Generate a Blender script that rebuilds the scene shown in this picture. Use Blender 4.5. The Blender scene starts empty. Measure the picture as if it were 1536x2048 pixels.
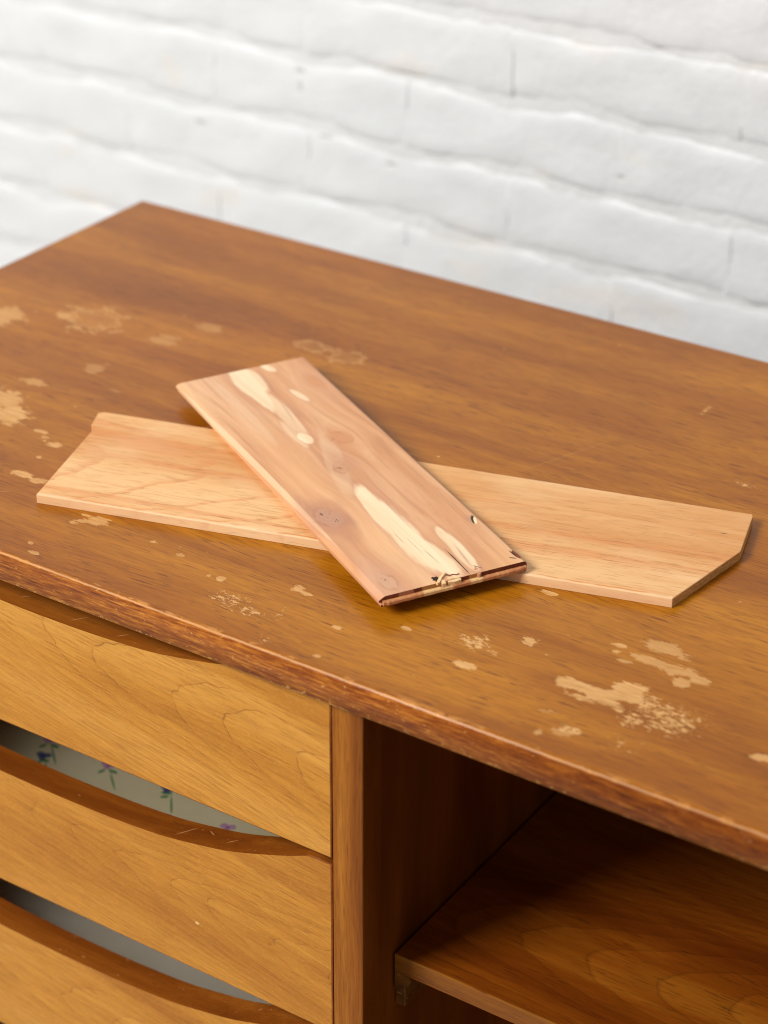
import bpy, bmesh, math, random
from mathutils import Vector, Matrix
S = bpy.context.scene
COL = S.collection
R = math.radians
random.seed(7)

# ------------------------------------------------------------------ camera
cd = bpy.data.cameras.new('camera'); cam = bpy.data.objects.new('camera', cd); COL.objects.link(cam); S.camera = cam
cd.sensor_fit = 'VERTICAL'; cd.sensor_height = 36; cd.sensor_width = 27
cd.lens = 4434.14/2048*36
rt = Vector((0.83451193, 0.55096598, 0.00513132)); up = Vector((-0.27003855, 0.4008564, 0.87543894)); fw = Vector((-0.48028015, 0.73194989, -0.4833015))
M = Matrix((rt, up, -fw)).transposed().to_4x4(); M.translation = (1.12329507, -0.83656149, 0.66425365)
cam.matrix_world = M
cd.clip_start = .05; cd.clip_end = 50
cd.dof.use_dof = True; cd.dof.focus_distance = 1.32; cd.dof.aperture_fstop = 5.6

# ------------------------------------------------------------------ light
W = bpy.data.worlds.new('World'); S.world = W; W.use_nodes = True
bg = W.node_tree.nodes['Background']; bg.inputs[0].default_value = (1, .99, .97, 1); bg.inputs[1].default_value = .38
def area(name, loc, target, size, energy, col):
    l = bpy.data.lights.new(name, 'AREA'); l.shape = 'RECTANGLE'; l.size = size[0]; l.size_y = size[1]; l.energy = energy; l.color = col
    o = bpy.data.objects.new(name, l); COL.objects.link(o); o.location = loc
    o.rotation_euler = (Vector(target)-Vector(loc)).to_track_quat('-Z', 'Y').to_euler(); return o
area('softbox_lamp', (-1.35, -2.95, 2.75), (.5, .15, 0), (1.6, 1.6), 268, (1, .965, .92))
vs = S.view_settings; vs.view_transform = 'Standard'; vs.look = 'None'; vs.exposure = 0; vs.gamma = 1
vs.use_curve_mapping = False
S.render.engine = 'CYCLES'; S.cycles.pixel_filter_type = 'BLACKMAN_HARRIS'; S.cycles.filter_width = 1.05

# ------------------------------------------------------------------ node helpers
def srgb(h):
    c = [int(h[i:i+2], 16)/255 for i in (0, 2, 4)]
    return tuple((x/12.92 if x <= .04045 else ((x+.055)/1.055)**2.4) for x in c)+(1,)
class G:
    def __init__(s, name):
        s.m = bpy.data.materials.new(name); s.m.use_nodes = True; s.t = s.m.node_tree; s.N = s.t.nodes; s.L = s.t.links
        s.b = s.N['Principled BSDF']; s.P = s.n('ShaderNodeTexCoord').outputs['Object']
    def n(s, ty, **k):
        o = s.N.new(ty)
        for a, v in k.items(): setattr(o, a, v)
        return o
    def put(s, sock, v):
        if isinstance(v, bpy.types.NodeSocket): s.L.new(v, sock)
        elif v is not None: sock.default_value = v
    def math(s, op, a, b=None, c=None, clamp=False):
        o = s.n('ShaderNodeMath', operation=op, use_clamp=clamp)
        s.put(o.inputs[0], a); s.put(o.inputs[1], b); s.put(o.inputs[2], c); return o.outputs[0]
    def add(s, a, b): return s.math('ADD', a, b)
    def sub(s, a, b): return s.math('SUBTRACT', a, b)
    def mul(s, a, b, clamp=False): return s.math('MULTIPLY', a, b, clamp=clamp)
    def mad(s, a, b, c): return s.math('MULTIPLY_ADD', a, b, c)
    def mx(s, a, b): return s.math('MAXIMUM', a, b)
    def mn(s, a, b): return s.math('MINIMUM', a, b)
    def vm(s, op, a, b=None):
        o = s.n('ShaderNodeVectorMath', operation=op); s.put(o.inputs[0], a); s.put(o.inputs[1], b)
        return o.outputs['Value'] if op in ('LENGTH', 'DOT_PRODUCT') else o.outputs[0]
    def xyz(s, v):
        o = s.n('ShaderNodeSeparateXYZ'); s.put(o.inputs[0], v); return o.outputs
    def comb(s, x, y, z):
        o = s.n('ShaderNodeCombineXYZ'); s.put(o.inputs[0], x); s.put(o.inputs[1], y); s.put(o.inputs[2], z); return o.outputs[0]
    def noise(s, v, sc=(1, 1, 1), det=3, rough=.55, dist=0, off=(0, 0, 0), col=False):
        v = s.vm('MULTIPLY_ADD', v, sc) if False else s.vm('ADD', s.vm('MULTIPLY', v, sc), off)
        o = s.n('ShaderNodeTexNoise'); s.put(o.inputs['Vector'], v); o.inputs['Scale'].default_value = 1
        o.inputs['Detail'].default_value = det; o.inputs['Roughness'].default_value = rough; o.inputs['Distortion'].default_value = dist
        return o.outputs['Color' if col else 'Fac']
    def ss(s, x, a, b, lo=0., hi=1.):                       # smoothstep between a and b
        o = s.n('ShaderNodeMapRange', interpolation_type='SMOOTHSTEP')
        s.put(o.inputs[0], x); o.inputs[1].default_value = a; o.inputs[2].default_value = b; o.inputs[3].default_value = lo; o.inputs[4].default_value = hi
        return o.outputs[0]
    def ramp(s, f, st):
        o = s.n('ShaderNodeValToRGB'); e = o.color_ramp.elements
        while len(e) < len(st): e.new(.5)
        for i, (p, c) in enumerate(st):
            e[i].position = p; e[i].color = srgb(c) if isinstance(c, str) else c
        s.put(o.inputs[0], f); return o.outputs[0]
    def mix(s, f, a, b, bt='MIX'):
        o = s.n('ShaderNodeMix', data_type='RGBA', blend_type=bt); s.put(o.inputs[0], f)
        s.put(o.inputs[6], srgb(a) if isinstance(a, str) else a); s.put(o.inputs[7], srgb(b) if isinstance(b, str) else b); return o.outputs[2]
    def ell(s, v, c, r, ang=0):                             # 1 on the rim of an ellipse, 0 at its centre
        o = s.n('ShaderNodeMapping', vector_type='TEXTURE'); s.put(o.inputs[0], v)
        o.inputs[1].default_value = (c[0], c[1], 0); o.inputs[2].default_value = (0, 0, ang); o.inputs[3].default_value = (r[0], r[1], 1)
        return s.vm('LENGTH', o.outputs[0])
    def out(s, col, rough=.4, spec=.5, bump=None, bd=.0004, coat=0, coatr=.2):
        b = s.b; s.put(b.inputs['Base Color'], col); s.put(b.inputs['Roughness'], rough); s.put(b.inputs['Specular IOR Level'], spec)
        b.inputs['Coat Weight'].default_value = coat; b.inputs['Coat Roughness'].default_value = coatr
        if bump is not None:
            o = s.n('ShaderNodeBump'); o.inputs['Strength'].default_value = 1; o.inputs['Distance'].default_value = bd
            s.put(o.inputs['Height'], bump); s.L.new(o.outputs[0], b.inputs['Normal'])
        return s.m

def grain(g, P, cols, seed=0, band=22, warp=.02, wfreq=4, pore=.5, porecol='3a1c0c', fine=.18, xs=1.0, lo=.3, hi=.7):
    """wood along local x: broad flowing bands, fine fibres and short dark pores"""
    o = (seed*3.1, seed*1.7, seed*5.3)
    w = g.noise(P, (wfreq*.6*xs, wfreq*2, wfreq*2), 2, .5, 0, o, col=True)
    Pw = g.vm('ADD', P, g.vm('MULTIPLY', g.vm('SUBTRACT', w, (.5, .5, .5)), (0, warp, warp)))
    b1 = g.noise(Pw, (2.2*xs, band, band), 3, .6, 0, o)
    b2 = g.noise(Pw, (9*xs, band*6, band*6), 3, .65, 0, o)
    b3 = g.noise(Pw, (38*xs, 620, 620), 3, .7, 0, o)
    f = g.add(g.mul(b1, .66), g.add(g.mul(b2, .20), g.mul(b3, .14)))
    c = g.ramp(g.ss(f, lo, hi), cols)
    c = g.mix(g.mul(g.ss(b3, .44, .66), fine*2.4), c, g.mix(1, c, (.66, .56, .44, 1), 'MULTIPLY'))
    c = g.mix(g.mul(g.ss(b3, .50, .34), fine*1.4), c, g.mix(1, c, (1.22, 1.2, 1.15, 1), 'MULTIPLY'))
    po = g.noise(Pw, (48*xs, 900, 900), 2, .6, 0, (o[1], o[2], o[0]))
    pm = g.mul(g.ss(po, .57, .68), g.mul(g.ss(b2, .30, .55), pore))
    c = g.mix(pm, c, porecol)
    return c, b3, pm, Pw, b1

def rings(g, u, v, a, k, freq, P, namp, nsc, width=.08, skew=0., x0=0, y0=0, seed=0):
    """cathedral figure: thin lines on the contours of a paraboloid plus noise; returns line mask and soft tone"""
    nn = g.noise(P, nsc, 3, .6, 0, (seed, seed*2, seed*3))
    du = g.sub(u, x0); dv = g.sub(v, y0)
    dv = g.mad(du, skew, dv)
    h = g.add(g.mul(du, a), g.mul(g.mul(dv, dv), k))
    h = g.mad(h, freq, g.mul(g.sub(nn, .5), namp))
    fr = g.math('FRACT', h)
    line = g.mx(g.ss(fr, 0, width, 1, 0), g.ss(fr, 1-width*.5, 1, 0, 1))
    return line, fr, h
# ------------------------------------------------------------------ materials
PATCH = [(0.0625, 0.2596, 0.0185, 0.0151, 0, 0.65), (0.1254, 0.2957, 0.0238, 0.0176, 0, 0.7), (0.1036, 0.2875, 0.0072, 0.0056, 0, 0.6), (0.1899, 0.2944, 0.0119, 0.0075, 0, 0.35), (0.2045, 0.3297, 0.0111, 0.0057, 0, 0.35), (0.1798, 0.2296, 0.0076, 0.0083, 0, 0.35), (0.1582, 0.1895, 0.0098, 0.0043, 0, 0.55), (0.1599, 0.1554, 0.0157, 0.0141, 0, 0.7), (0.1777, 0.1397, 0.0163, 0.0138, 0, 0.85), (0.285, 0.3463, 0.0142, 0.0078, 0, 0.65), (0.3153, 0.3432, 0.0147, 0.0098, 0, 0.55), (0.2124, 0.1344, 0.005, 0.0022, 0, 0.7), (0.2219, 0.1294, 0.0033, 0.0017, 0, 0.6), (0.2332, 0.1248, 0.0054, 0.0027, 0, 0.8), (0.2373, 0.1054, 0.0024, 0.0021, 0, 0.8), (0.2468, 0.0826, 0.008, 0.0036, 0, 0.9), (0.2581, 0.0812, 0.0071, 0.0031, 0, 0.85), (0.3116, 0.052, 0.0041, 0.0019, 0, 0.8), (0.3153, 0.056, 0.003, 0.0019, 0, 0.7), (0.3251, 0.0619, 0.0083, 0.0039, 0, 0.7), (0.3127, 0.0634, 0.0053, 0.0015, 0, 0.7), (0.3678, 0.0599, 0.0033, 0.0019, 0, 0.8), (0.3078, 0.0181, 0.0022, 0.0014, 0, 0.8), (0.3169, 0.0104, 0.0037, 0.0014, 0, 0.7), (0.3913, 0.0568, 0.0025, 0.0019, 0, 0.6), (0.4728, 0.0639, 0.0041, 0.0032, 0, 0.85), (0.4796, 0.0624, 0.0047, 0.0018, 0, 0.8), (0.4282, 0.0477, 0.0028, 0.0023, 0, 0.8), (0.4203, 0.0473, 0.0014, 0.0014, 0, 0.7), (0.4474, 0.0319, 0.0236, 0.0117, 1, 0.8), (0.4642, 0.0285, 0.015, 0.008, 1, 0.8), (0.4809, 0.0332, 0.0066, 0.0125, 1, 0.6), (0.489, 0.0077, 0.0084, 0.006, 1, 0.5), (0.5152, 0.0413, 0.0039, 0.0018, 0, 0.8), (0.5236, 0.011, 0.0025, 0.0017, 0, 0.6), (0.5487, 0.0625, 0.0032, 0.0022, 0, 0.9), (0.5889, 0.0717, 0.015, 0.0108, 1, 1.05), (0.5964, 0.0488, 0.0068, 0.0039, 0, 0.85), (0.6123, 0.0893, 0.0062, 0.0041, 0, 0.85), (0.597, 0.142, 0.0049, 0.002, 0, 0.9), (0.6572, 0.1144, 0.0049, 0.0019, 0, 0.7), (0.6592, 0.1076, 0.0027, 0.0014, 0, 0.7), (0.6802, 0.1255, 0.0121, 0.0056, 0, 0.6), (0.6792, 0.1093, 0.0108, 0.0037, 0, 0.65), (0.6976, 0.1095, 0.0106, 0.005, 0, 0.65), (0.7108, 0.1075, 0.0064, 0.0036, 0, 0.7), (0.704, 0.0987, 0.0059, 0.0045, 0, 0.7), (0.6556, 0.0656, 0.0101, 0.0048, 0, 0.85), (0.6714, 0.0633, 0.0161, 0.0082, 0, 0.9), (0.6853, 0.0755, 0.0099, 0.0096, 0, 0.95), (0.6994, 0.0705, 0.0173, 0.013, 1, 1.0), (0.7148, 0.0637, 0.0268, 0.0206, 1, 0.95), (0.6983, 0.0526, 0.0114, 0.0126, 1, 0.9), (0.6753, 0.0259, 0.0109, 0.0057, 1, 1.15), (0.674, 0.0218, 0.0057, 0.0032, 0, 0.5), (0.6625, 0.014, 0.0029, 0.0028, 0, 0.6), (0.6573, 0.0336, 0.0102, 0.0066, 1, 0.6), (0.7059, 0.0299, 0.0167, 0.0122, 1, 0.5), (0.7696, 0.0592, 0.0054, 0.0033, 0, 0.8), (0.5653, 0.4106, 0.0031, 0.0112, 1, 1.0), (0.6338, 0.3271, 0.0157, 0.0031, 1, 0.9), (0.6995, 0.1211, 0.006, 0.0139, 1, 0.4), (0.5976, 0.0681, 0.0186, 0.0045, 1, 0.6), (0.668, 0.1011, 0.0042, 0.0014, 0, 0.6)]
def mat_top():
    g = G('walnut_veneer_top'); P = g.P; X = g.xyz(P)
    c, b3, pm, Pw, b1 = grain(g, P, [(0, '7a4103'), (.45, '955605'), (1, 'b57517')], 1, band=17, warp=.05, wfreq=3.2, pore=.75, porecol='5e2a08', fine=.30, lo=.22, hi=.74)
    # redder area at the left end, golden tone elsewhere
    c = g.mix(g.mul(g.ss(g.noise(P, (3, 6, 6), 2, .5, 0, (9, 2, 0)), .45, .65), .30), c, g.mix(1, c, (1.0, .86, .80, 1), 'MULTIPLY'))
    # jagged grain-following distortion for the worn patches
    j1 = g.noise(P, (150, 700, 300), 2, .6, 0, (3, 3, 3)); j2 = g.noise(P, (70, 130, 90), 2, .55, 0, (5, 1, 3))
    j3 = g.noise(P, (420, 1300, 500), 2, .6, 0, (4, 9, 3))
    jag = g.add(g.add(g.mul(g.sub(j1, .5), 1.5), g.mul(g.sub(j3, .5), .7)), g.mul(g.sub(j2, .5), 2.2))
    def attr(nm): o = g.n('ShaderNodeAttribute', attribute_name=nm); return o.outputs['Fac']
    solid = g.mul(g.ss(g.add(attr('wear_distance'), jag), .90, 1.0, 1, 0), g.mul(attr('wear_strength'), g.ss(g.noise(P, (45, 150, 90), 3, .6, 0, (6, 6, 1)), .30, .50, .55, 1)))
    solid = g.mul(solid, g.mx(g.sub(1., attr('wear_rim')), g.ss(g.add(attr('wear_distance'), g.mul(jag, .8)), .55, .85, .18, 1)))
    speck = attr('wear_speckle')
    sp = g.noise(P, (170, 400, 200), 4, .78, 0, (1, 8, 2))
    sm = g.ss(g.add(sp, g.mul(speck, .205)), .68, .70)
    sm = g.mul(sm, g.ss(speck, .06, .2))
    tiny = g.n('ShaderNodeTexVoronoi', feature='F1'); g.put(tiny.inputs['Vector'], g.vm('MULTIPLY', P, (62, 95, 80))); tiny.inputs['Scale'].default_value = 1
    rnd = g.xyz(tiny.outputs['Color'])
    tm = g.mul(g.ss(tiny.outputs['Distance'], .05, .10, 1, 0), g.ss(rnd[0], .86, .88))
    tm = g.mul(tm, g.mad(rnd[1], .8, .1))
    # scratches
    sc = None
    for (x, y, l, w, a, st) in [(.52, .30, .05, .0004, 1.2, .25), (.30, .20, .02, .0004, .9, .5), (.2445, .055, .012, .0005, .55, .6), (.86, .2, .1, .0005, .4, .3), (.215, .21, .006, .0008, 0, .6), (.30, .215, .003, .0009, .2, .8), (.62, .245, .0025, .001, .3, .7)]:
        m = g.mul(g.ss(g.ell(P, (x, y), (l, w), a), .6, 1, 1, 0), st); sc = m if sc is None else g.mx(sc, m)
    mask = g.mx(g.mx(solid, sm), g.mx(tm, sc))
    bare = g.ramp(g.add(g.mul(b1, .3), g.mul(g.noise(P, (40, 500, 400), 2, .6), .7)), [(.3, 'b88446'), (.7, 'e0b074')])
    topface = g.ss(X[2], -.0025, -.0012)
    c = g.mix(g.mul(mask, topface), c, bare)
    # front edge band: dark, mottled, rubbed along both arrises, upper highlight painted
    Q = g.vm('ADD', P, (0, 0, 0))
    e1 = g.noise(Q, (55, 700, 560), 4, .72, .2, (2, 6, 1)); e2 = g.noise(Q, (9, 40, 60), 3, .6, 0, (4, 4, 1))
    ec = g.ramp(g.add(g.mul(e1, .7), g.mul(e2, .3)), [(.34, '451a05'), (.44, '7c3c08'), (.52, '98540f'), (.62, 'c4802a')])
    ec = g.mix(g.mul(g.ss(g.add(g.mul(X[0], .5), g.mul(e2, .6)), .42, .72), .6), ec, g.mix(1, ec, (.72, .50, .38, 1), 'MULTIPLY'))
    e3 = g.noise(Q, (210, 300, 330), 3, .7, 0, (7, 7, 7))
    lowrub = g.ss(X[2], -.0170, -.0205, 0, .10)
    chips = g.ss(g.add(g.add(e3, lowrub), g.mul(g.sub(e2, .5), .18)), .635, .68)
    ec = g.mix(g.mul(chips, .9), ec, 'c48d4d')
    e4 = g.noise(Q, (60, 150, 170), 3, .7, 0, (1, 9, 3))
    pink = g.mul(g.ss(X[0], .60, .72), g.ss(e4, .5, .68))
    ec = g.mix(g.mul(pink, .22), ec, 'a8683a')
    ec = g.mix(g.mul(g.ss(X[2], -.0196, -.0206), .65), ec, 'b8803f')
    front = g.ss(X[1], .0020, .0008)
    c = g.mix(front, c, ec)
    # rubbed upper arris, its gloss highlight painted in as a pale line
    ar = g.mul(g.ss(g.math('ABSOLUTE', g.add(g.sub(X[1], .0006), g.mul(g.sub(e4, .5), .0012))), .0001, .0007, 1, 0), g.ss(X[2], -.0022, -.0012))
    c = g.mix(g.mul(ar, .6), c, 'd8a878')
    ab = g.mul(g.mul(g.ss(X[1], .0045, .001), g.ss(e4, .52, .62)), topface)
    c = g.mix(g.mul(ab, .6), c, 'c98d4e')
    rough = g.add(g.mix(1, (0, 0, 0, 1), (0, 0, 0, 1)) if False else g.mad(g.mul(mask, topface), .22, .30), g.mul(g.sub(g.noise(P, (12, 12, 12), 4, .6), .5), .12))
    hgt = g.add(g.mul(mask, -.35), g.add(g.mul(b3, .10), g.mul(g.noise(P, (25, 25, 25), 2, .5), .9)))
    return g.out(c, rough, .16, hgt, .00022, coat=.05, coatr=.10)

def top_sheet(bm_slab):
    """fine upper sheet of the top; the worn places are stored on it as fields that the material breaks up"""
    import numpy as np
    e = .0028; xs = np.unique(np.concatenate([np.linspace(e, .06, 12), np.arange(.06, .86, .0015), np.linspace(.86, XR-e, 40)])); ys = np.concatenate([np.arange(e, .40, .0015), np.linspace(.4005, .506-e, 50)])
    nx, ny = len(xs), len(ys); gx, gy = np.meshgrid(xs, ys); fx, fy = gx.ravel(), gy.ravel()
    D = np.full(fx.shape, 3.); SS = np.zeros(fx.shape); K = np.zeros(fx.shape); RM = np.zeros(fx.shape)
    for i, (x, y, rx, ry, k, st) in enumerate(PATCH):
        ang = .06 if k == 0 else 0; dx = fx-x; dy = fy-y
        u = (dx*math.cos(ang)+dy*math.sin(ang))/(rx*1.04); v = (-dx*math.sin(ang)+dy*math.cos(ang))/(ry*1.08); d = np.sqrt(u*u+v*v)
        if k == 0:
            m = d < D; D = np.where(m, d, D); SS = np.where(m, st, SS)
            if i in (1, 9, 10): RM = np.where(m, 1., RM)
            else: RM = np.where(m, 0., RM)
        else:
            t = np.clip((1.15-d)/.95, 0, 1); K = np.maximum(K, t*t*(3-2*t)*st)
    V = np.stack([fx, fy, np.zeros_like(fx)], 1); idx = np.arange(nx*ny).reshape(ny, nx)
    F = np.stack([idx[:-1, :-1], idx[:-1, 1:], idx[1:, 1:], idx[1:, :-1]], -1).reshape(-1, 4)
    top = [f for f in bm_slab.faces if f.normal.z > .999 and f.calc_area() > .1]
    bmesh.ops.delete(bm_slab, geom=top, context='FACES_ONLY')
    sl = bpy.data.meshes.new('tmp'); bm_slab.to_mesh(sl); nv = len(sl.vertices)
    Vs = np.zeros(nv*3, 'f'); sl.vertices.foreach_get('co', Vs); Fs = [list(p.vertices) for p in sl.polygons]
    allV = np.concatenate([Vs.reshape(-1, 3), V]); faces = Fs+(F+nv).tolist()
    me = bpy.data.meshes.new('top'); me.from_pydata(allV.tolist(), [], faces); bpy.data.meshes.remove(sl)
    for nm, a, dft in (('wear_distance', D, 3.), ('wear_strength', SS, 0.), ('wear_speckle', K, 0.), ('wear_rim', RM, 0.)):
        at = me.attributes.new(nm, 'FLOAT', 'POINT'); at.data.foreach_set('value', np.concatenate([np.full(nv, dft), a]).astype('f'))
    me.polygons.foreach_set('use_smooth', [True]*len(me.polygons)); me.update(); return me

def mat_plain_walnut(name, axis='x', cols=None, seed=3, rough=.38, pore=.5, coat=.15, fine=.2, band=20, rubbed=False):
    g = G(name); X = g.xyz(g.P)
    P = g.P if axis == 'x' else (g.comb(X[2], X[0], X[1]) if axis == 'z' else g.comb(X[1], X[0], X[2]))
    c, b3, pm, Pw, b1 = grain(g, P, cols or [(0, '743a0c'), (.5, '8f5312'), (1, 'ac6e25')], seed, band=band, pore=pore, fine=fine)
    if rubbed:
        c = g.mix(g.mul(g.ss(g.noise(g.P, (90, 300, 260), 3, .7), .62, .7), .5), c, 'c08a4e')
    return g.out(c, rough, .15, b3, .00008, coat=0)

def mat_drawer(name, seed, x0, y0, skew, a, k, freq):
    g = G(name); X = g.xyz(g.P); P = g.P
    sl = g.comb(X[0], X[1], g.mad(X[0], .16, X[2]))           # the grain runs slightly downhill to the right
    c, b3, pm, Pw, b1 = grain(g, sl, [(0, '9f631c'), (.45, 'b67c2b'), (1, 'c79040')], seed, band=26, warp=.03, wfreq=5, pore=.5, porecol='8a4c18', fine=.22, lo=.26, hi=.74)
    q = g.xyz(Pw)
    line, fr, h = rings(g, q[0], q[2], a, k, freq, sl, 1.3, (14, 26, 26), .045, skew, x0, y0, seed)
    fine_w = g.noise(sl, (120, 200, 260), 2, .6, 0, (seed, 0, 0))
    lm = g.mul(line, g.mul(g.ss(fine_w, .3, .6), .65))
    fig = g.mul(g.ss(X[0], .24, .38, .3, 1), g.ss(g.noise(sl, (9, 20, 24), 2, .5, 0, (seed*2, 3, 1)), .30, .45, .6, 1))
    c = g.mix(g.mul(g.math('POWER', fr, 3.), .38), c, g.mix(1, c, (.80, .68, .52, 1), 'MULTIPLY'))
    c = g.mix(g.mul(lm, fig), c, '744012')
    ray = g.noise(g.P, (420, 300, 900), 1, .5)
    c = g.mix(g.mul(g.ss(ray, .55, .75), .14), c, 'e2ac62')
    # small light dings
    t = g.n('ShaderNodeTexVoronoi'); g.put(t.inputs['Vector'], g.vm('MULTIPLY', g.P, (30, 30, 45))); t.inputs['Scale'].default_value = 1
    rn = g.xyz(t.outputs['Color'])
    c = g.mix(g.mul(g.mul(g.ss(t.outputs['Distance'], .03, .07, 1, 0), g.ss(rn[0], .93, .95)), .5), c, 'efcf94')
    rr = g.add(.36, g.mul(g.sub(g.noise(g.P, (14, 14, 14), 3, .6), .5), .12))
    return g.out(c, rr, .2, b3, .00007, coat=0)

def mat_lip(marks):
    g = G('dark_stained_lip'); X = g.xyz(g.P)
    c, b3, pm, Pw, b1 = grain(g, g.P, [(0, '6a330b'), (.5, '844712'), (1, '9a5c20')], 8, band=30, pore=.4, fine=.2)
    s = g.noise(g.P, (150, 260, 150), 3, .7, 0, (1, 1, 4))
    c = g.mix(g.mul(g.ss(s, .66, .72), .55), c, 'bd8250')
    for (x, y, l, a) in marks:
        c = g.mix(g.mul(g.ss(g.ell(g.comb(X[0], X[1], 0), (x, y), (l, .0005), a), .5, 1, 1, 0), .6), c, 'c99362')
    return g.out(c, .34, .2, s, .00006, coat=0, coatr=.25)

def mat_shelf():
    g = G('walnut_shelf'); X = g.xyz(g.P)
    c, b3, pm, Pw, b1 = grain(g, g.P, [(0, '642c07'), (.5, '82430c'), (1, '9e601a')], 12, band=20, warp=.03, pore=.55, porecol='3d1c0a', fine=.2)
    q = g.xyz(Pw)
    line, fr, h = rings(g, q[0], q[1], 1, -60, 22, g.P, 1.0, (12, 22, 20), .08, -.12, .66, .105, 5)
    c = g.mix(g.mul(fr, .45), c, g.mix(1, c, (.62, .52, .40, 1), 'MULTIPLY'))
    c = g.mix(g.mul(line, .30), c, '3c1d0a')
    t = g.n('ShaderNodeTexVoronoi'); g.put(t.inputs['Vector'], g.vm('MULTIPLY', g.P, (40, 40, 45))); t.inputs['Scale'].default_value = 1
    rn = g.xyz(t.outputs['Color'])
    c = g.mix(g.mul(g.mul(g.ss(t.outputs['Distance'], .03, .06, 1, 0), g.ss(rn[0], .88, .9)), .6), c, 'e0b080')
    fr_ = g.ss(X[1], .0405, .0392)
    e, _, _, _, _ = grain(g, g.P, [(0, '6a390c'), (.5, '7e4a14'), (1, '935f24')], 4, band=60, pore=.6, fine=.25)
    c = g.mix(fr_, c, e)
    return g.out(c, .33, .15, b3, .00007, coat=.03, coatr=.2)

def mat_oak():
    g = G('raw_red_oak'); X = g.xyz(g.P); P = g.P
    c, b3, pm, Pw, b1 = grain(g, P, [(0, 'cb8d50'), (.5, 'd8a268'), (1, 'e3b57e')], 21, band=20, warp=.012, wfreq=6, pore=.0, fine=.045, lo=.34, hi=.66)
    q = g.xyz(Pw)
    # cathedral on the left half, straighter orange lines on the right
    line, fr, h = rings(g, q[0], q[1], 1, 26, 14, P, .75, (14, 40, 30), .16, -.16, .02, .052, 3)
    line2 = g.noise(Pw, (2.2, 70, 60), 2, .5, .3, (4, 4, 4))
    late = g.mx(g.mul(g.mul(g.ss(fr, .80, .98), g.ss(fr, 1.0, .98)), g.ss(X[0], .26, .16)), g.mul(g.ss(line2, .50, .60), 1.))
    br = g.noise(P, (60, 500, 200), 2, .6, 0, (2, 5, 5))
    c = g.mix(g.mul(late, g.mad(br, .9, .05)), c, 'cb7f44')
    # dashes: open oak pores
    po = g.noise(P, (75, 1050, 400), 2, .5, 0, (8, 1, 0))
    c = g.mix(g.mul(g.ss(po, .53, .66), g.mad(late, .35, .42)), c, 'b27840')
    c = g.mix(g.mul(g.ss(g.noise(P, (10, 20, 20), 2, .5, 0, (2, 1, 1)), .5, .7), .25), c, 'f0cfa4')
    # front edge: side light painted in as a paler tone, plus orange line
    fe = g.ss(X[1], .0035, .0015)
    c = g.mix(g.mul(fe, .5), c, 'eecba2')
    lw = g.noise(P, (30, 10, 10), 3, .65, 0, (6, 1, 2))
    ln = g.mul(g.ss(g.math('ABSOLUTE', g.add(g.sub(X[1], .0022), g.mul(g.sub(lw, .5), .006))), .0003, .0011, 1, 0), g.ss(g.noise(P, (50, 50, 50), 2, .6), .35, .6))
    c = g.mix(g.mul(ln, g.ss(X[0], .015, .04)), c, 'cf8646')
    dk = g.ss(g.ell(P, (.4155, .085), (.0025, .0006), 0), .6, 1, 1, 0)
    c = g.mix(g.mul(dk, .8), c, '5a3218')
    kn = g.mul(.6, g.ss(g.add(g.ell(P, (.040, .082), (.034, .009), -.1), g.mul(g.sub(br, .5), .9)), .4, 1.1, 1, 0))
    c = g.mix(kn, c, 'd39360')
    return g.out(c, .55, .4, g.add(g.mul(g.ss(po, .60, .72), -1), b3), .00010)

def mat_oak_end():
    g = G('sawn_oak_end'); 
    n = g.noise(g.P, (250, 250, 900), 4, .7)
    c = g.ramp(n, [(.3, 'a06c38'), (.5, 'bd8848'), (.7, 'd3a467')])
    return g.out(c, .75, .3, n, .0005)

SAP = [(0.2213, 0.0429, 0.039, 0.007, -0.106, 0, 1), (0.2514, 0.0449, 0.0528, 0.01, -0.044, 0, 1), (0.2816, 0.0472, 0.0366, 0.01, 0.12, 0, 1), (0.2856, 0.0653, 0.0286, 0.005, -0.065, 0, 0.9), (0.2652, 0.0654, 0.0139, 0.0035, -0.096, 0, 0.8), (0.0334, 0.0417, 0.0404, 0.008, 0.046, 0, 0.9), (0.0174, 0.0461, 0.0244, 0.01, 0.026, 0, 0.9), (0.0743, 0.0465, 0.0411, 0.006, -0.006, 0, 0.6), (0.1044, 0.0405, 0.0238, 0.004, -0.003, 0, 0.4), (0.1128, 0.0443, 0.0096, 0.005, 0.026, 0, 1), (0.0039, 0.0651, 0.0092, 0.004, 0.278, 0, 0.95), (0.0537, 0.0671, 0.0118, 0.003, 0.178, 0, 0.8), (0.1339, 0.0013, 0.132, 0.0022, 0.014, 0, 0.45), (0.1491, 0.0479, 0.0523, 0.008, -0.256, 0, 0.25), (0.062, 0.0227, 0.0579, 0.006, 0.007, 0, 0.25)]
DARK = [(0.0231, 0.0556, 0.0302, 0.0016, -0.097, 0, 0.6), (0.0792, 0.0554, 0.0261, 0.0025, 0.104, 0, 0.45), (0.0589, 0.0328, 0.0666, 0.0018, 0.028, 0, 0.4), (0.2235, 0.0525, 0.0331, 0.0012, -0.01, 0, 0.5), (0.2074, 0.0074, 0.021, 0.002, 0.016, 0, 0.4), (0.2185, 0.0156, 0.0164, 0.006, 0.733, 0, 0.5), (0.292, 0.0645, 0.0217, 0.001, -0.11, 0, 0.7), (0.0721, 0.0496, 0.0276, 0.001, -0.116, 0, 0.5), (0.2697, -0.0085, 0.022, 0.0015, -0.032, 0, 0.3), (0.2543, 0.0899, 0.0074, 0.004, 0.686, 0, 0.45), (0.1479, 0.0505, 0.0286, 0.009, -0.159, 0, 0.25)]
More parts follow.
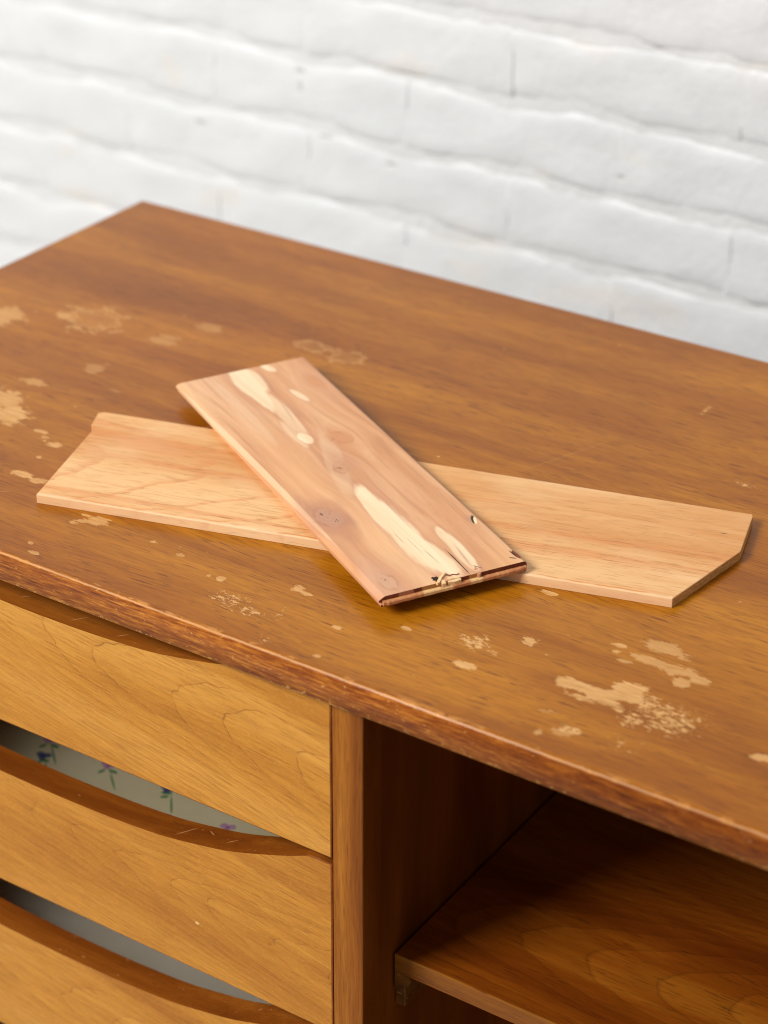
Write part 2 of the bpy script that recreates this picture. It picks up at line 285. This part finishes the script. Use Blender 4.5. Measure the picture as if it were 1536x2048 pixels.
KNOTS = [(.1223, .0655, .0090, 1.), (.1595, .0469, .0080, .9), (.2149, .0124, .013, 1.), (.2985, .0115, .011, .7), (.0378, .0850, .006, .7)]
def mat_cedar():
    g = G('raw_cedar'); P0 = g.P; X0 = g.xyz(P0)
    F = g.comb(X0[0], X0[1], 0)
    # the fibres swerve round the knots
    y = X0[1]
    for (kx, ky, r, st) in KNOTS:
        e = g.ell(F, (kx, ky), (r*2.6, r*1.5)); f = g.math('EXPONENT', g.mul(g.mul(e, e), -1.))
        y = g.sub(y, g.mul(g.mul(g.math('SIGN', g.sub(X0[1], ky)) if False else g.math('MULTIPLY', g.sub(X0[1], ky), 1.), 1.), g.mul(f, .85)))
    P = g.comb(X0[0], y, X0[2])
    c, b3, pm, Pw, b1 = grain(g, P, [(0, 'bd8154'), (.35, 'cf976a'), (.7, 'dcaa7e'), (1, 'e7bb8e')], 31, band=26, warp=.030, wfreq=6, pore=.12, porecol='8c5236', fine=.10, lo=.32, hi=.68)
    q = g.xyz(Pw)
    gl = g.noise(Pw, (2.2, 150, 120), 3, .6, 0, (3, 0, 5))
    c = g.mix(g.mul(g.ss(gl, .53, .64), .42), c, 'b0744e')
    pu = g.noise(P, (8, 26, 20), 2, .5, 0, (6, 2, 2))
    c = g.mix(g.mul(g.ss(pu, .50, .68), .22), c, 'c9967a')
    c = g.mix(g.mul(g.ss(pu, .5, .32), .30), c, 'eab27a')
    j = g.add(g.mul(g.sub(g.noise(P0, (18, 70, 50), 3, .6, 0, (2, 2, 9)), .5), .9), g.mul(g.sub(g.noise(P0, (60, 260, 200), 2, .6), .5), .22))
    sap = None; halo = None
    for (x, yy, l, w, a, k, st) in SAP:
        d = g.add(g.ell(F, (x, yy), (l*1.08, w), a), g.mul(j, 1. if w > .003 else .6))
        m = g.mul(g.ss(d, .66, .98, 1, 0), st*.95); sap = m if sap is None else g.mx(sap, m)
        h = g.mul(g.ss(d, .9, 1.45, 1, 0), st); halo = h if halo is None else g.mx(halo, h)
    c = g.mix(g.mul(halo, .25), c, 'b8806a')
    sc = g.ramp(g.noise(Pw, (3, 120, 80), 3, .6), [(.3, 'e6c096'), (.6, 'f2d8b2')])
    c = g.mix(sap, c, sc)
    dk = None
    for (x, yy, l, w, a, k, st) in DARK:
        d = g.add(g.ell(F, (x, yy), (l, w*1.25), a), g.mul(j, .9))
        m = g.mul(g.ss(d, .1, 1.05, 1, 0), st); dk = m if dk is None else g.mx(dk, m)
    c = g.mix(g.mul(dk, .8), c, 'a87560')
    wn = g.noise(P0, (90, 140, 60), 3, .6); wl = g.noise(P0, (35, 60, 30), 2, .6)
    for i, (kx, ky, r, st) in enumerate(KNOTS):
        e = g.add(g.ell(F, (kx, ky), (r*1.1, r*[.8, .7, .62, .6, .6][i]), [.3, -.4, .1, 0, 0][i]), g.add(g.mul(g.sub(wn, .5), .9), g.mul(g.sub(wl, .5), 1.3)))
        hal = g.ss(g.add(g.ell(F, (kx, ky), (r*3.0, r*1.25), [0, -.1, .05, 0, 0][i]), g.mul(g.sub(wl, .5), 1.2)), .3, 1.1, 1, 0)
        c = g.mix(g.mul(hal, st*.45), c, ['bf7a4a', 'c08a68', 'a8705c', 'c99a84', 'c07f50'][i])
        ins = g.ss(e, .45, 1.25, 1, 0)
        rg = g.math('SINE', g.mul(e, 21.))
        kc = g.ramp(g.mad(rg, .12, .5), [(0, ['c07f50', 'bd8660', 'a8745c', 'c29678', 'c07c48'][i]), (1, ['cb8f62', 'c4936e', 'c79a7c', 'cda484', 'd0935f'][i])])
        c = g.mix(g.mul(ins, st*.75), c, kc)
        rim = g.mul(g.ss(g.math('ABSOLUTE', g.sub(e, .85)), .0, .25, 1, 0), g.mul(g.ss(wl, .4, .6), st*.6))
        c = g.mix(rim, c, 'a8683f')
        if i == 2:
            cr = g.ss(g.noise(P0, (130, 330, 100), 3, .7), .58, .68)
            c = g.mix(g.mul(g.mul(cr, g.ss(e, .3, 1.0, 1, 0)), .9), c, '4a2620')
        if i in (0, 1, 3):
            cr = g.ss(g.noise(P0, (200, 200, 100), 3, .7), .60, .68)
            c = g.mix(g.mul(g.mul(cr, g.ss(e, .3, 1.1, 1, 0)), .7), c, '8a4e2c')
    # drying checks near the sawn end
    for (x, yy, l, w, a, st) in [(.296, .0585, .018, .0006, -.02, .9), (.268, .0445, .013, .0003, 0, .35), (.284, .0475, .012, .0003, .05, .45), (.255, .040, .010, .0003, .02, .4), (.303, .0925, .0065, .0011, .12, 1), (.306, .0895, .003, .0007, .9, .9), (.2555, .0905, .0062, .0017, -.35, 1.), (.306, .0660, .004, .0006, .6, .7)]:
        m = g.mul(g.ss(g.add(g.ell(F, (x, yy), (l, w), a), g.mul(g.sub(wn, .5), 1.0)), .55, 1, 1, 0), st)
        c = g.mix(m, c, '2e140b')
    m = g.ss(g.ell(F, (.2566, .0913), (.0050, .0011), -.35), .7, 1, 1, 0); c = g.mix(m, c, 'ead2a4')
    return g.out(c, .50, .4, g.add(b3, g.mul(gl, .6)), .00010)

def mat_cedar_end(name, dark):
    g = G(name); X = g.xyz(g.P)
    n = g.noise(g.P, (500, 300, 500), 3, .7); n2 = g.noise(g.P, (10, 60, 60), 2, .5)
    c = g.ramp(g.add(g.mul(n, .5), g.mul(n2, .5)), [(.35, '5c2413'), (.65, '7d3a22')] if dark else [(.35, 'b06c44'), (.65, 'd0925f')])
    s1 = g.mx(g.ss(g.math('ABSOLUTE', g.sub(X[1], .036)), .0085, .010, 1, 0), g.ss(g.math('ABSOLUTE', g.sub(X[1], .0612)), .0035, .0045, 1, 0))
    c = g.mix(g.mul(s1, .85), c, 'b98243' if dark else 'e9c188')
    if dark:
        s2 = g.ss(g.math('ABSOLUTE', g.sub(X[1], .0165)), .004, .0055, 1, 0); c = g.mix(g.mul(s2, .8), c, 'b77a58')
    return g.out(c, .7 if not dark else .5, .3, n, .0003)

PITS = [(-0.0275, 0.0344, 0.0051, 0.0024), (-0.0272, 0.0202, 0.0028, 0.0057), (-0.1444, -0.0374, 0.0061, 0.0035), (0.0736, -0.0356, 0.0054, 0.0024), (0.3069, 0.0009, 0.0033, 0.0027), (-0.0012, -0.0232, 0.0079, 0.0019)]
def wall_pits(g, P, n):
    X = g.xyz(P); F = g.comb(X[0], X[2], 0); m = None
    for (x, z, rx, rz) in PITS:
        d = g.ss(g.add(g.ell(F, (x, z), (rx*1.5, rz*1.1)), g.mul(g.sub(n, .5), 1.6)), .3, 1.05, 1, 0); m = d if m is None else g.mx(m, d)
    v = g.n('ShaderNodeTexVoronoi'); g.put(v.inputs['Vector'], g.vm('MULTIPLY', P, (8, 8, 12))); v.inputs['Scale'].default_value = 1
    rn = g.xyz(v.outputs['Color'])
    return g.mx(m, g.mul(g.mul(g.ss(g.add(v.outputs['Distance'], g.mul(g.sub(n, .5), .25)), .02, .09, 1, 0), g.ss(rn[0], .90, .94)), .2))
def mat_paint(name='white_wall_paint', a='d3d7da', b='dadde0', fine=.2):
    g = G(name); P = g.n('ShaderNodeNewGeometry').outputs['Position']
    n = g.noise(P, (16, 16, 16), 4, .6); n2 = g.noise(P, (110, 110, 110), 3, .65)
    c = g.ramp(n, [(.3, a), (.7, b)]); pit = wall_pits(g, P, n2)
    warm = g.mul(g.ss(g.noise(P, (7, 7, 16), 3, .6, 0, (3, 0, 2)), .58, .70), .25)
    c = g.mix(warm, c, 'ddd2c0')
    c = g.mix(g.mul(pit, .30), c, '8c7d68')
    return g.out(c, .5, .35, g.add(g.add(g.mul(n, 1.), g.mul(n2, fine)), g.mul(pit, -.3)), .003)
def mat_mortar(): return mat_paint('painted_mortar', 'd2d5d7', 'dadddf', .3)

def mat_liner(name, flowers):
    g = G(name); X = g.xyz(g.P)
    n = g.noise(g.P, (20, 20, 20), 3, .6)
    c = g.ramp(n, [(.3, 'e4d8ae'), (.7, 'ece2bd')]) if flowers else g.ramp(n, [(.3, 'd2cab6'), (.7, 'dad3c1')])
    if flowers:
        F = g.comb(X[0], X[1], 0); w = g.mul(g.sub(g.noise(g.P, (260, 260, 10), 2, .5), .5), .55)
        def blob(c, x, y, l, wd, a, col, st=.9):
            return g.mix(g.mul(g.ss(g.add(g.ell(F, (x, y), (l, wd), a), w), .8, 1., 1, 0), st), c, col)
        fl = [(.2617, .1250, 0), (.3140, .1262, 1), (.3745, .1140, 0), (.2070, .1260, 0), (.2160, .1085, 1), (.33, .21, 0), (.26, .20, 1)]
        for i, (x, y, k) in enumerate(fl):
            # stem runs towards the front, leaves beside the flower
            q = [1, -.4, .8, 1, .2, -.6, .5][i % 7]
            c = blob(c, x+.0135+q*.001, y-.0125, .0115, .0008, -.85+q*.12, '2f8a48')
            c = blob(c, x+.0035+q*.004, y-.0035, .0042, .0019, .3-q*.3, '2c8746'); c = blob(c, x+.0025-q*.002, y-.0078, .0034, .0016, .9+q*.4, '2c8746')
            for (dx, dy, r) in [(-.003, .001, .0034), (.002, .0025, .0034), (.0005, -.0018, .003)]:
                c = blob(c, x+dx, y+dy, r, r*.9, 0, 'c490b8' if k == 0 else '3b4a86')
            c = blob(c, x, y+.0005, .0014, .0014, 0, '8f5a8f' if k == 0 else '2a2f60')
    return g.out(c, .6, .3)
def mat_simple(name, c, rough=.6, amp=.0):
    g = G(name); n = g.noise(g.P, (6, 6, 6), 4, .6)
    a = srgb(c); return g.out(g.ramp(n, [(.3, tuple(x*.88 for x in a[:3])+(1,)), (.7, a)]), rough, .4)
# ------------------------------------------------------------------ mesh helpers
def link(name, bm, mats, parent=None, loc=None, smooth=False):
    me = bpy.data.meshes.new(name); bmesh.ops.recalc_face_normals(bm, faces=bm.faces); bm.to_mesh(me); bm.free()
    for m in (mats if isinstance(mats, (list, tuple)) else [mats]): me.materials.append(m)
    if smooth:
        for p in me.polygons: p.use_smooth = True
    o = bpy.data.objects.new(name, me); COL.objects.link(o)
    if parent: o.parent = parent
    if loc is not None: o.location = loc
    return o
def empty(name, loc, label, cat, rz=0):
    o = bpy.data.objects.new(name, None); COL.objects.link(o); o.location = loc; o.rotation_euler = (0, 0, rz)
    o.empty_display_size = .05; o['label'] = label; o['category'] = cat; return o
def box(bm, x0, x1, y0, y1, z0, z1, bev=0, seg=1):
    r = bmesh.ops.create_cube(bm, size=1)['verts']
    for v in r: v.co = Vector(((x0+x1)/2+v.co.x*(x1-x0), (y0+y1)/2+v.co.y*(y1-y0), (z0+z1)/2+v.co.z*(z1-z0)))
    if bev:
        es = list({e for v in r for e in v.link_edges})
        bmesh.ops.bevel(bm, geom=es, offset=bev, segments=seg, affect='EDGES', profile=.5)
    return bm
def bx(*a, **k): return box(bmesh.new(), *a, **k)
def prism(pts, h0, h1, to):
    """extrude a 2-D outline between h0 and h1; to(a, b, h) gives the 3-D point"""
    bm = bmesh.new(); A = [bm.verts.new(to(a, b, h0)) for a, b in pts]; B = [bm.verts.new(to(a, b, h1)) for a, b in pts]
    n = len(pts); fa = bm.faces.new(A); fb = bm.faces.new(B[::-1]); sd = [bm.faces.new((A[i], A[(i+1) % n], B[(i+1) % n], B[i])) for i in range(n)]
    return bm, fa, fb, sd

# ------------------------------------------------------------------ the wall and floor
YW = .770
paint = mat_paint(); mortar = mat_mortar()
wall = empty('brick_wall', (0, YW, -.74), 'white painted brick wall, out of focus behind the dresser', 'wall')
def w_link(name, bm, m, smooth=False): return link(name, bm, m, wall, (0, -YW, .74), smooth)
w_link('mortar', bx(-2.2, 2.6, YW+.0049, YW+.2, -.74, 1.9), mortar)
BL, BH, J = .216, .0640, .0037; CO = BH+J
def brick_mesh(seed):
    rnd = random.Random(seed); bm = bmesh.new(); nx, nz = 16, 10; g = []
    L = BL+.0040; Hh = BH
    ph = [rnd.uniform(0, 6.28) for _ in range(8)]
    for j in range(nz+1):
        row = []
        for i in range(nx+1):
            u = i/nx*2-1; u = math.copysign(1-(1-abs(u))**1.8, u); v = j/nz*2-1; v = math.copysign(1-(1-abs(v))**1.4, v)
            ed = max(abs(u)**14, abs(v)**7)
            x = u*L/2*(1+.004*math.sin(ph[0]+v*3)); z = v*Hh/2*(1+(.07*math.sin(ph[1]+u*3)+.03*math.sin(ph[2]+u*8)+.02*rnd.uniform(-1, 1)))
            y = .0032+.0030*abs(v)**7+.0003*abs(u)**16+(1-abs(u)**5)*(.0010*math.sin(ph[3]+u*5)*math.cos(ph[4]+v*3)+.0005*math.sin(ph[5]+u*17+v*5)+rnd.uniform(-.0003, .0003))
            row.append(bm.verts.new((x, y, z)))
        g.append(row)
    for j in range(nz):
        for i in range(nx): bm.faces.new((g[j][i], g[j][i+1], g[j+1][i+1], g[j+1][i]))
    # returns: sides running back into the mortar so that every brick is a solid
    ring = g[0][:]+[g[j][-1] for j in range(1, nz+1)]+g[-1][-2::-1]+[g[j][0] for j in range(nz-1, 0, -1)]
    back = [bm.verts.new((v.co.x, .05, v.co.z)) for v in ring]; n = len(ring)
    for i in range(n): bm.faces.new((ring[i], ring[(i+1) % n], back[(i+1) % n], back[i]))
    bm.faces.new(back); bmesh.ops.recalc_face_normals(bm, faces=bm.faces)
    me = bpy.data.meshes.new('brick'); bm.to_mesh(me); bm.free(); me.materials.append(paint)
    for p in me.polygons: p.use_smooth = True
    return me
variants = [brick_mesh(s) for s in range(10)]
Z0 = .0155; X0 = -.02
spots = []; far = []
for r in range(-11, 28):
    for k in range(-10, 12):
        x = X0+k*BL+(BL/2 if r % 2 else 0); z = Z0+r*CO
        (spots if (-.80 < x < .80 and -.50 < z < .60) else far).append((x, z))
rb = random.Random(3)
for (x, z) in spots:
    o = bpy.data.objects.new('brick', rb.choice(variants)); COL.objects.link(o); o.parent = wall
    o.location = (x, rb.uniform(-.0001, .0001), z+.74+rb.uniform(-.0012, .0012)); o.rotation_euler = (rb.uniform(-.01, .01), rb.uniform(-.006, .006), 0)
bm = bmesh.new()
for (x, z) in far:
    n0 = len(bm.verts); bm.from_mesh(rb.choice(variants)); bm.verts.ensure_lookup_table()
    for v in bm.verts[n0:]: v.co += Vector((x, YW, z))
fo = w_link('brick_courses', bm, paint, True); fo['kind'] = 'stuff'
fl = link('floor', bx(-4, 5, -4, YW+.2, -.80, -.74), mat_simple('grey_studio_floor', 'b9b6b0', .5)); fl['kind'] = 'structure'

# ------------------------------------------------------------------ the dresser
XR = 1.12; ZB = -.66
dr = empty('dresser', (0, 0, -.74), 'worn walnut dresser with curved drawer pulls and an open shelf bay', 'dresser')
def d_link(name, bm, m, smooth=False, parent=None):
    return link(name, bm, m, parent or dr, None if parent else (0, 0, .74), smooth)
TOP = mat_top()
bm = bx(0, XR, 0, .506, -.021, 0)
es = [e for e in bm.edges]
bmesh.ops.bevel(bm, geom=[e for e in bm.edges if all(abs(v.co.z+.021) < 1e-5 for v in e.verts)], offset=.0008, segments=1, affect='EDGES')
bmesh.ops.bevel(bm, geom=[e for e in bm.edges if all(abs(v.co.z) < 1e-5 for v in e.verts)], offset=.0028, segments=5, affect='EDGES', profile=.5)
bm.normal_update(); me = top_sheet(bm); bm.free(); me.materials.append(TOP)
top = bpy.data.objects.new('top', me); COL.objects.link(top); top.parent = dr; top.location = (0, 0, .74)
top['label'] = 'worn walnut veneer top with chipped pale patches'
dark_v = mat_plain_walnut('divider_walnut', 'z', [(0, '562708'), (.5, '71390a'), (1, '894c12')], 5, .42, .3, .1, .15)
post_m = mat_plain_walnut('post_walnut', 'z', [(0, '693507'), (.5, '82480c'), (1, 'a1651f')], 6, .36, .35, .15, .28, 45)
side_m = mat_plain_walnut('side_walnut', 'y', None, 7)
edge_m = mat_plain_walnut('rail_walnut', 'x', None, 9)
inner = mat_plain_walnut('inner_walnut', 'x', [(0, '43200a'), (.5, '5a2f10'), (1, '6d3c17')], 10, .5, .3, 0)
OH = .006
d_link('end_panel', bx(.006, .027, OH, .488, ZB, -.0214, bev=.0008), post_m)
d_link('end_panel', bx(XR-.027, XR-.006, OH, .488, ZB, -.0214, bev=.0008), post_m)
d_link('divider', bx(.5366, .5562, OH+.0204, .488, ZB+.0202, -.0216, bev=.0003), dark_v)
po = d_link('front_post', bx(.5363, .5574, OH, OH+.020, ZB+.0203, -.0213, bev=.0009, seg=2), post_m); 
po.data.materials.append(dark_v)
for p in po.data.polygons:
    if p.normal.x > .9: p.material_index = 1
po['label'] = 'rubbed walnut post between the drawers and the shelf bay'
d_link('bottom_panel', bx(.0275, XR-.0275, OH+.001, .488, ZB, ZB+.020, bev=.0006), edge_m)
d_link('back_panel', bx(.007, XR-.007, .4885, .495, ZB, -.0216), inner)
for x in (.08, XR-.08):
    for y in (.07, .43):
        bm = bmesh.new(); bmesh.ops.create_cone(bm, cap_ends=True, segments=20, radius1=.012, radius2=.019, depth=.0795, matrix=Matrix.Translation((x, y, ZB-.0402)))
        d_link('leg', bm, post_m, False)
sh = d_link('shelf', bx(.5581, XR-.0285, .039, .4875, -.2290, -.2154, bev=.0007, seg=2), mat_shelf())
# runner under the shelf with a chipped front corner
def cleat(x0, x1, flip):
    prof = [(0, 0), (.0030, -.0018), (.0042, -.0045), (.0020, -.0072), (-.0010, -.0086), (-.0004, -.0105), (0, -.0275), (.43, -.0275), (.43, 0)]
    bm, a, b, sd = prism(prof, x0, x1, lambda a_, b_, h: (h, .0475+a_, -.2292+b_))
    return bm
cl_m = mat_plain_walnut('cleat_wood', 'y', [(0, '55300c'), (.5, '6d4011'), (1, '88561c')], 14, .4, .3, .1, .2, 60, True)
d_link('shelf_runner', bx(.5564, .5642, .0425, .47, -.2570, -.2292, bev=.0010, seg=2), cl_m)
d_link('shelf_runner', bx(XR-.0355, XR-.0277, .0425, .47, -.2570, -.2292, bev=.0010, seg=2), cl_m)
bm = bmesh.new()
pts = [(0, 0), (.0055, 0), (.0062, -.0025), (.0050, -.0048), (.0020, -.0056), (.0012, -.0066), (.0008, -.0085), (0, -.0082)]
bm, a, b, sd = prism(pts, .0395, .0424, lambda a_, b_, h: (.5582+a_*1.9, h, -.2294+b_*1.6))
d_link('runner_splinter', bm, cl_m)

# drawers: front with a sagging cut-out in its upper edge, box and paper liner behind
SAG = [(0, .0372), (.03, .0368), (.06, .0358), (.097, .0329), (.128, .0275), (.150, .0225), (.181, .0120), (.195, .0066), (.2055, .0018), (.2085, 0)]
def drawer(ztop, zbot, m, lip, floral, liner_name):
    XL, XRt, c = .0278, .5356, .311
    pts = [(XL, zbot), (XRt, zbot), (XRt, ztop)]
    r = []
    # smooth interpolation of the sag
    xs = [a for a, _ in SAG]; ys = [b for _, b in SAG]
    def sag(d):
        d = abs(d)
        for i in range(len(xs)-1):
            if d <= xs[i+1]:
                t = (d-xs[i])/(xs[i+1]-xs[i]); m0 = (ys[min(i+1, len(xs)-1)]-ys[max(i-1, 0)])/(xs[min(i+1, len(xs)-1)]-xs[max(i-1, 0)]) if i else 0
                j = i+1; m1 = (ys[min(j+1, len(xs)-1)]-ys[j-1])/(xs[min(j+1, len(xs)-1)]-xs[j-1]); h = xs[i+1]-xs[i]
                return ys[i]*(2*t**3-3*t*t+1)+ys[j]*(-2*t**3+3*t*t)+h*m0*(t**3-2*t*t+t)+h*m1*(t**3-t*t)
        return 0
    n = 72
    for i in range(n+1):
        d = .2085*(1-2*i/n); r.append((c+d, ztop-max(0, sag(d))))
    pts += r+[(XL, ztop)]
    bm, fa, fb, sd = prism(pts, OH, OH+.0205, lambda a, b, h: (a, h, b))
    for f in sd: f.material_index = 1; f.smooth = True
    es = [e for f in (fa, fb) for e in f.edges]
    rr = bmesh.ops.bevel(bm, geom=es, offset=.0009, segments=2, affect='EDGES', profile=.5)
    for f in rr['faces']: f.material_index = 1
    o = d_link('drawer', bm, [m, lip])
    bw = .012; y1 = .46
    b2 = bmesh.new(); zt = ztop-.052; xl = XL+.018; xr = XRt-.018
    box(b2, xl, xl+bw, OH+.0207, y1, zbot+.008, zt); box(b2, xr-bw, xr, OH+.0207, y1, zbot+.008, zt)
    box(b2, xl+bw+.0002, xr-bw-.0002, y1-bw, y1, zbot+.008, zt); box(b2, xl+bw+.0002, xr-bw-.0002, OH+.0207, y1-bw-.0002, zbot+.010, zbot+.0185)
    link('drawer_box', b2, boxw, o)
    if floral is not None:
        li = link('drawer_liner', bx(xl+bw+.001, xr-bw-.001, OH+.022, y1-bw-.001, zbot+.0187, zbot+.0195), floral, o)
        li['label'] = liner_name
    return o
boxw = mat_plain_walnut('drawer_box_wood', 'x', [(0, '9c6a38'), (.5, 'b58450'), (1, 'c99a66')], 16, .6, .2, 0)
lips = [mat_lip(k) for k in ([(.345, .016, .008, .9), (.38, .014, .005, .8), (.30, .018, .004, .7)], [(.420, .016, .009, .9), (.455, .016, .004, .7), (.25, .015, .002, 0), (.437, .020, .004, -.5)], [(.33, .012, .002, 0), (.47, .02, .002, 1)], [(.4, .015, .004, .4)])]
zt = [-.0300, -.1363, -.2690, -.4010]; zb = [-.1323, -.2649, -.3970, -.6375]
figs = [(1, .365, -.052+.058, .02, 1.0, -95, 21), (2, .375, -.200+.060, -.05, 1.0, -120, 26), (3, .36, -.345+.058, .0, 1, -110, 18), (4, .33, -.46+.053, .0, 1, -110, 18)]
flor = mat_liner('floral_shelf_paper', True); plain = mat_liner('plain_shelf_paper', False)
for i in range(4):
    s_, x0, y0, sk, a, k, f = figs[i]
    m = mat_drawer('cherry_drawer_front', s_*4+1, x0, y0, sk, a, k, f)
    drawer(zt[i] if i else -.0030, zb[i], m, lips[i], flor if i in (0, 1) else plain, 'cream paper liner with pink and blue flowers' if i in (0, 1) else 'plain greyish paper liner')

# ------------------------------------------------------------------ the oak board lying flat
OK = empty('oak_board', (.27736, .05825, 0), 'raw oak board with one corner sawn off, lying flat under the cedar plank', 'board', .273575)
pts = [(.0000, .0000), (.4010, .0000), (.4290, .0665), (.4288, .1120), (.4275, .1142), (.0, .1168), (-.0060, .1166), (-.0085, .1150), (-.0095, .1105), (-.0075, .0990), (-.0030, .0945)]
bm, fa, fb, sd = prism(pts, .0002, .0062, lambda a, b, h: (a, b, h))
for i in (1, 2, 3): sd[i].material_index = 1
tf = fa if fa.calc_center_median().z > fb.calc_center_median().z else fb
ed = [e for e in tf.edges]
back_e = [e for e in ed if all(v.co.y > .108 for v in e.verts)]
rest = [e for e in ed if e not in back_e]
bmesh.ops.bevel(bm, geom=rest, offset=.0005, segments=2, affect='EDGES', profile=.5)
back_e = [e for e in bm.edges if all(v.co.y > .108 and v.co.z > .0058 for v in e.verts) and len(e.link_faces) == 2 and e.calc_length() > .002 and abs(e.link_faces[0].normal.z-e.link_faces[1].normal.z) > .4]
bmesh.ops.bevel(bm, geom=back_e, offset=.0022, segments=4, affect='EDGES', profile=.5)
link('board_blank', bm, [mat_oak(), mat_oak_end()], OK)

# ------------------------------------------------------------------ the cedar plank on top of it
CE = empty('cedar_plank', (.25997, .22235, .0065), 'knotty pink cedar plank with a splintered tongue end, lying across the oak board', 'plank', R(-30.3))
CL, CW, T = .3125, .0955, .0066
prof = [(.0006, 0), (.0002, .0012), (.0012, .0016), (.0012, .0028), (-.0010, .0032), (-.0010, .0044), (.0008, .0056), (.0030, T), (CW-.0022, T), (CW-.0006, T-.0006), (CW, T-.0018), (CW, .0006), (CW-.0006, 0)]
cm = mat_cedar(); ce = mat_cedar_end('cedar_shoulder', True); ct = mat_cedar_end('cedar_tongue_end', False)
bm = bmesh.new(); NS = 10; rows = []
for i in range(NS+1):
    x = CL*i/NS; rr = []
    for (v, z) in prof:
        xx = x
        if i == 0: xx = x+(.0015 if z > T-.001 else 0)-(.003*(v/CW))
        rr.append(bm.verts.new((xx, v, z)))
    rows.append(rr)
n = len(prof)
for i in range(NS):
    for j in range(n):
        f = bm.faces.new((rows[i][j], rows[i+1][j], rows[i+1][(j+1) % n], rows[i][(j+1) % n])); f.smooth = prof[j][1] > .005 and prof[j][0] > CW/2
f = bm.faces.new(rows[0]); f = bm.faces.new(rows[-1]); f.material_index = 1
link('plank_body', bm, [cm, ce], CE)
# tongue: a strip standing proud of the sawn end, ragged where it broke
bm = bmesh.new(); rt_ = random.Random(5); NT = 60; rows = []
for i in range(NT+1):
    v = .0012+(CW-.0022)*i/NT
    pr = .0028+rt_.uniform(-.00015, .00015)
    if i < 2: pr -= .0008
    if i > NT-2: pr -= .0008
    zz = .0040+rt_.uniform(-.00008, .00008)
    rows.append([bm.verts.new(q) for q in ((CL+.0001, v, .0014), (CL+pr-.0004, v, .0014), (CL+pr, v, .0018), (CL+pr, v, zz-.0006), (CL+pr-.0005, v, zz), (CL+.0001, v, zz))])
for i in range(NT):
    for j in range(6): bm.faces.new((rows[i][j], rows[i+1][j], rows[i+1][(j+1) % 6], rows[i][(j+1) % 6]))
bm.faces.new(rows[0]); bm.faces.new(rows[-1])
link('end_tongue', bm, ct, CE)
def wedge(name, pts, z0, z1, m, tilt=0):
    bm, a, b, sd = prism(pts, z0, z1, lambda a_, b_, h: (a_, b_, h+(a_-pts[0][0])*tilt)); return link(name, bm, m, CE)
sapm = G('raw_sapwood'); nn = sapm.noise(sapm.P, (60, 500, 300), 3, .6); sapm = sapm.out(sapm.ramp(nn, [(.3, 'd9a873'), (.7, 'f0cf9c')]), .6, .3, nn, .0003)
brk = mat_simple('broken_heartwood', '7c3d22', .7)
drk = mat_simple('split_shade', '2a120a', .9)
# splinters lifted at the broken sapwood; flush dark piece paints in the hollow's shade
wedge('hollow_patch', [(.3052, .0366), (.3060, .0380), (.3056, .0394), (.3074, .0398), (.3082, .0412), (.3104, .0392), (.3120, .0372), (.3106, .0362), (.3098, .0368), (.3088, .0354), (.3074, .0362), (.3064, .0356)], T-.0010, T+.0001, drk)
wedge('hollow_patch', [(.3052, .0438), (.3064, .0446), (.3060, .0462), (.3074, .0474), (.3070, .0492), (.3084, .0508), (.3080, .0526), (.3092, .0530), (.3096, .0506), (.3084, .0488), (.3088, .0466), (.3074, .0452)], T-.0010, T+.0001, brk)
wedge('splinter', [(.3048, .0448), (.3056, .0458), (.3092, .0412), (.3136, .0372), (.3141, .0358), (.3128, .0356), (.3094, .0388), (.3062, .0424)], T-.0004, T+.0011, sapm, -.02)
wedge('splinter', [(.3100, .0400), (.3126, .0385), (.3144, .0388), (.3146, .0412), (.3118, .0416)], T-.0020, T+.0004, sapm, -.12)
wedge('splinter', [(.3095, .0440), (.3102, .0470), (.3106, .0515), (.3142, .0512), (.3146, .0470), (.3138, .0430)], T-.0022, T+.0003, sapm, -.16)
wedge('splinter', [(.3050, .0648), (.3080, .0630), (.3132, .0622), (.3140, .0634), (.3128, .0650), (.3090, .0656)], T-.0020, T+.0002, mat_simple('cedar_splinter', 'c58a66', .6), -.05)
wedge('splinter', [(.2985, .0936), (.2990, .0928), (.3075, .0926), (.3080, .0942), (.3040, .0944)], T-.0008, T+.0003, brk, -.02)
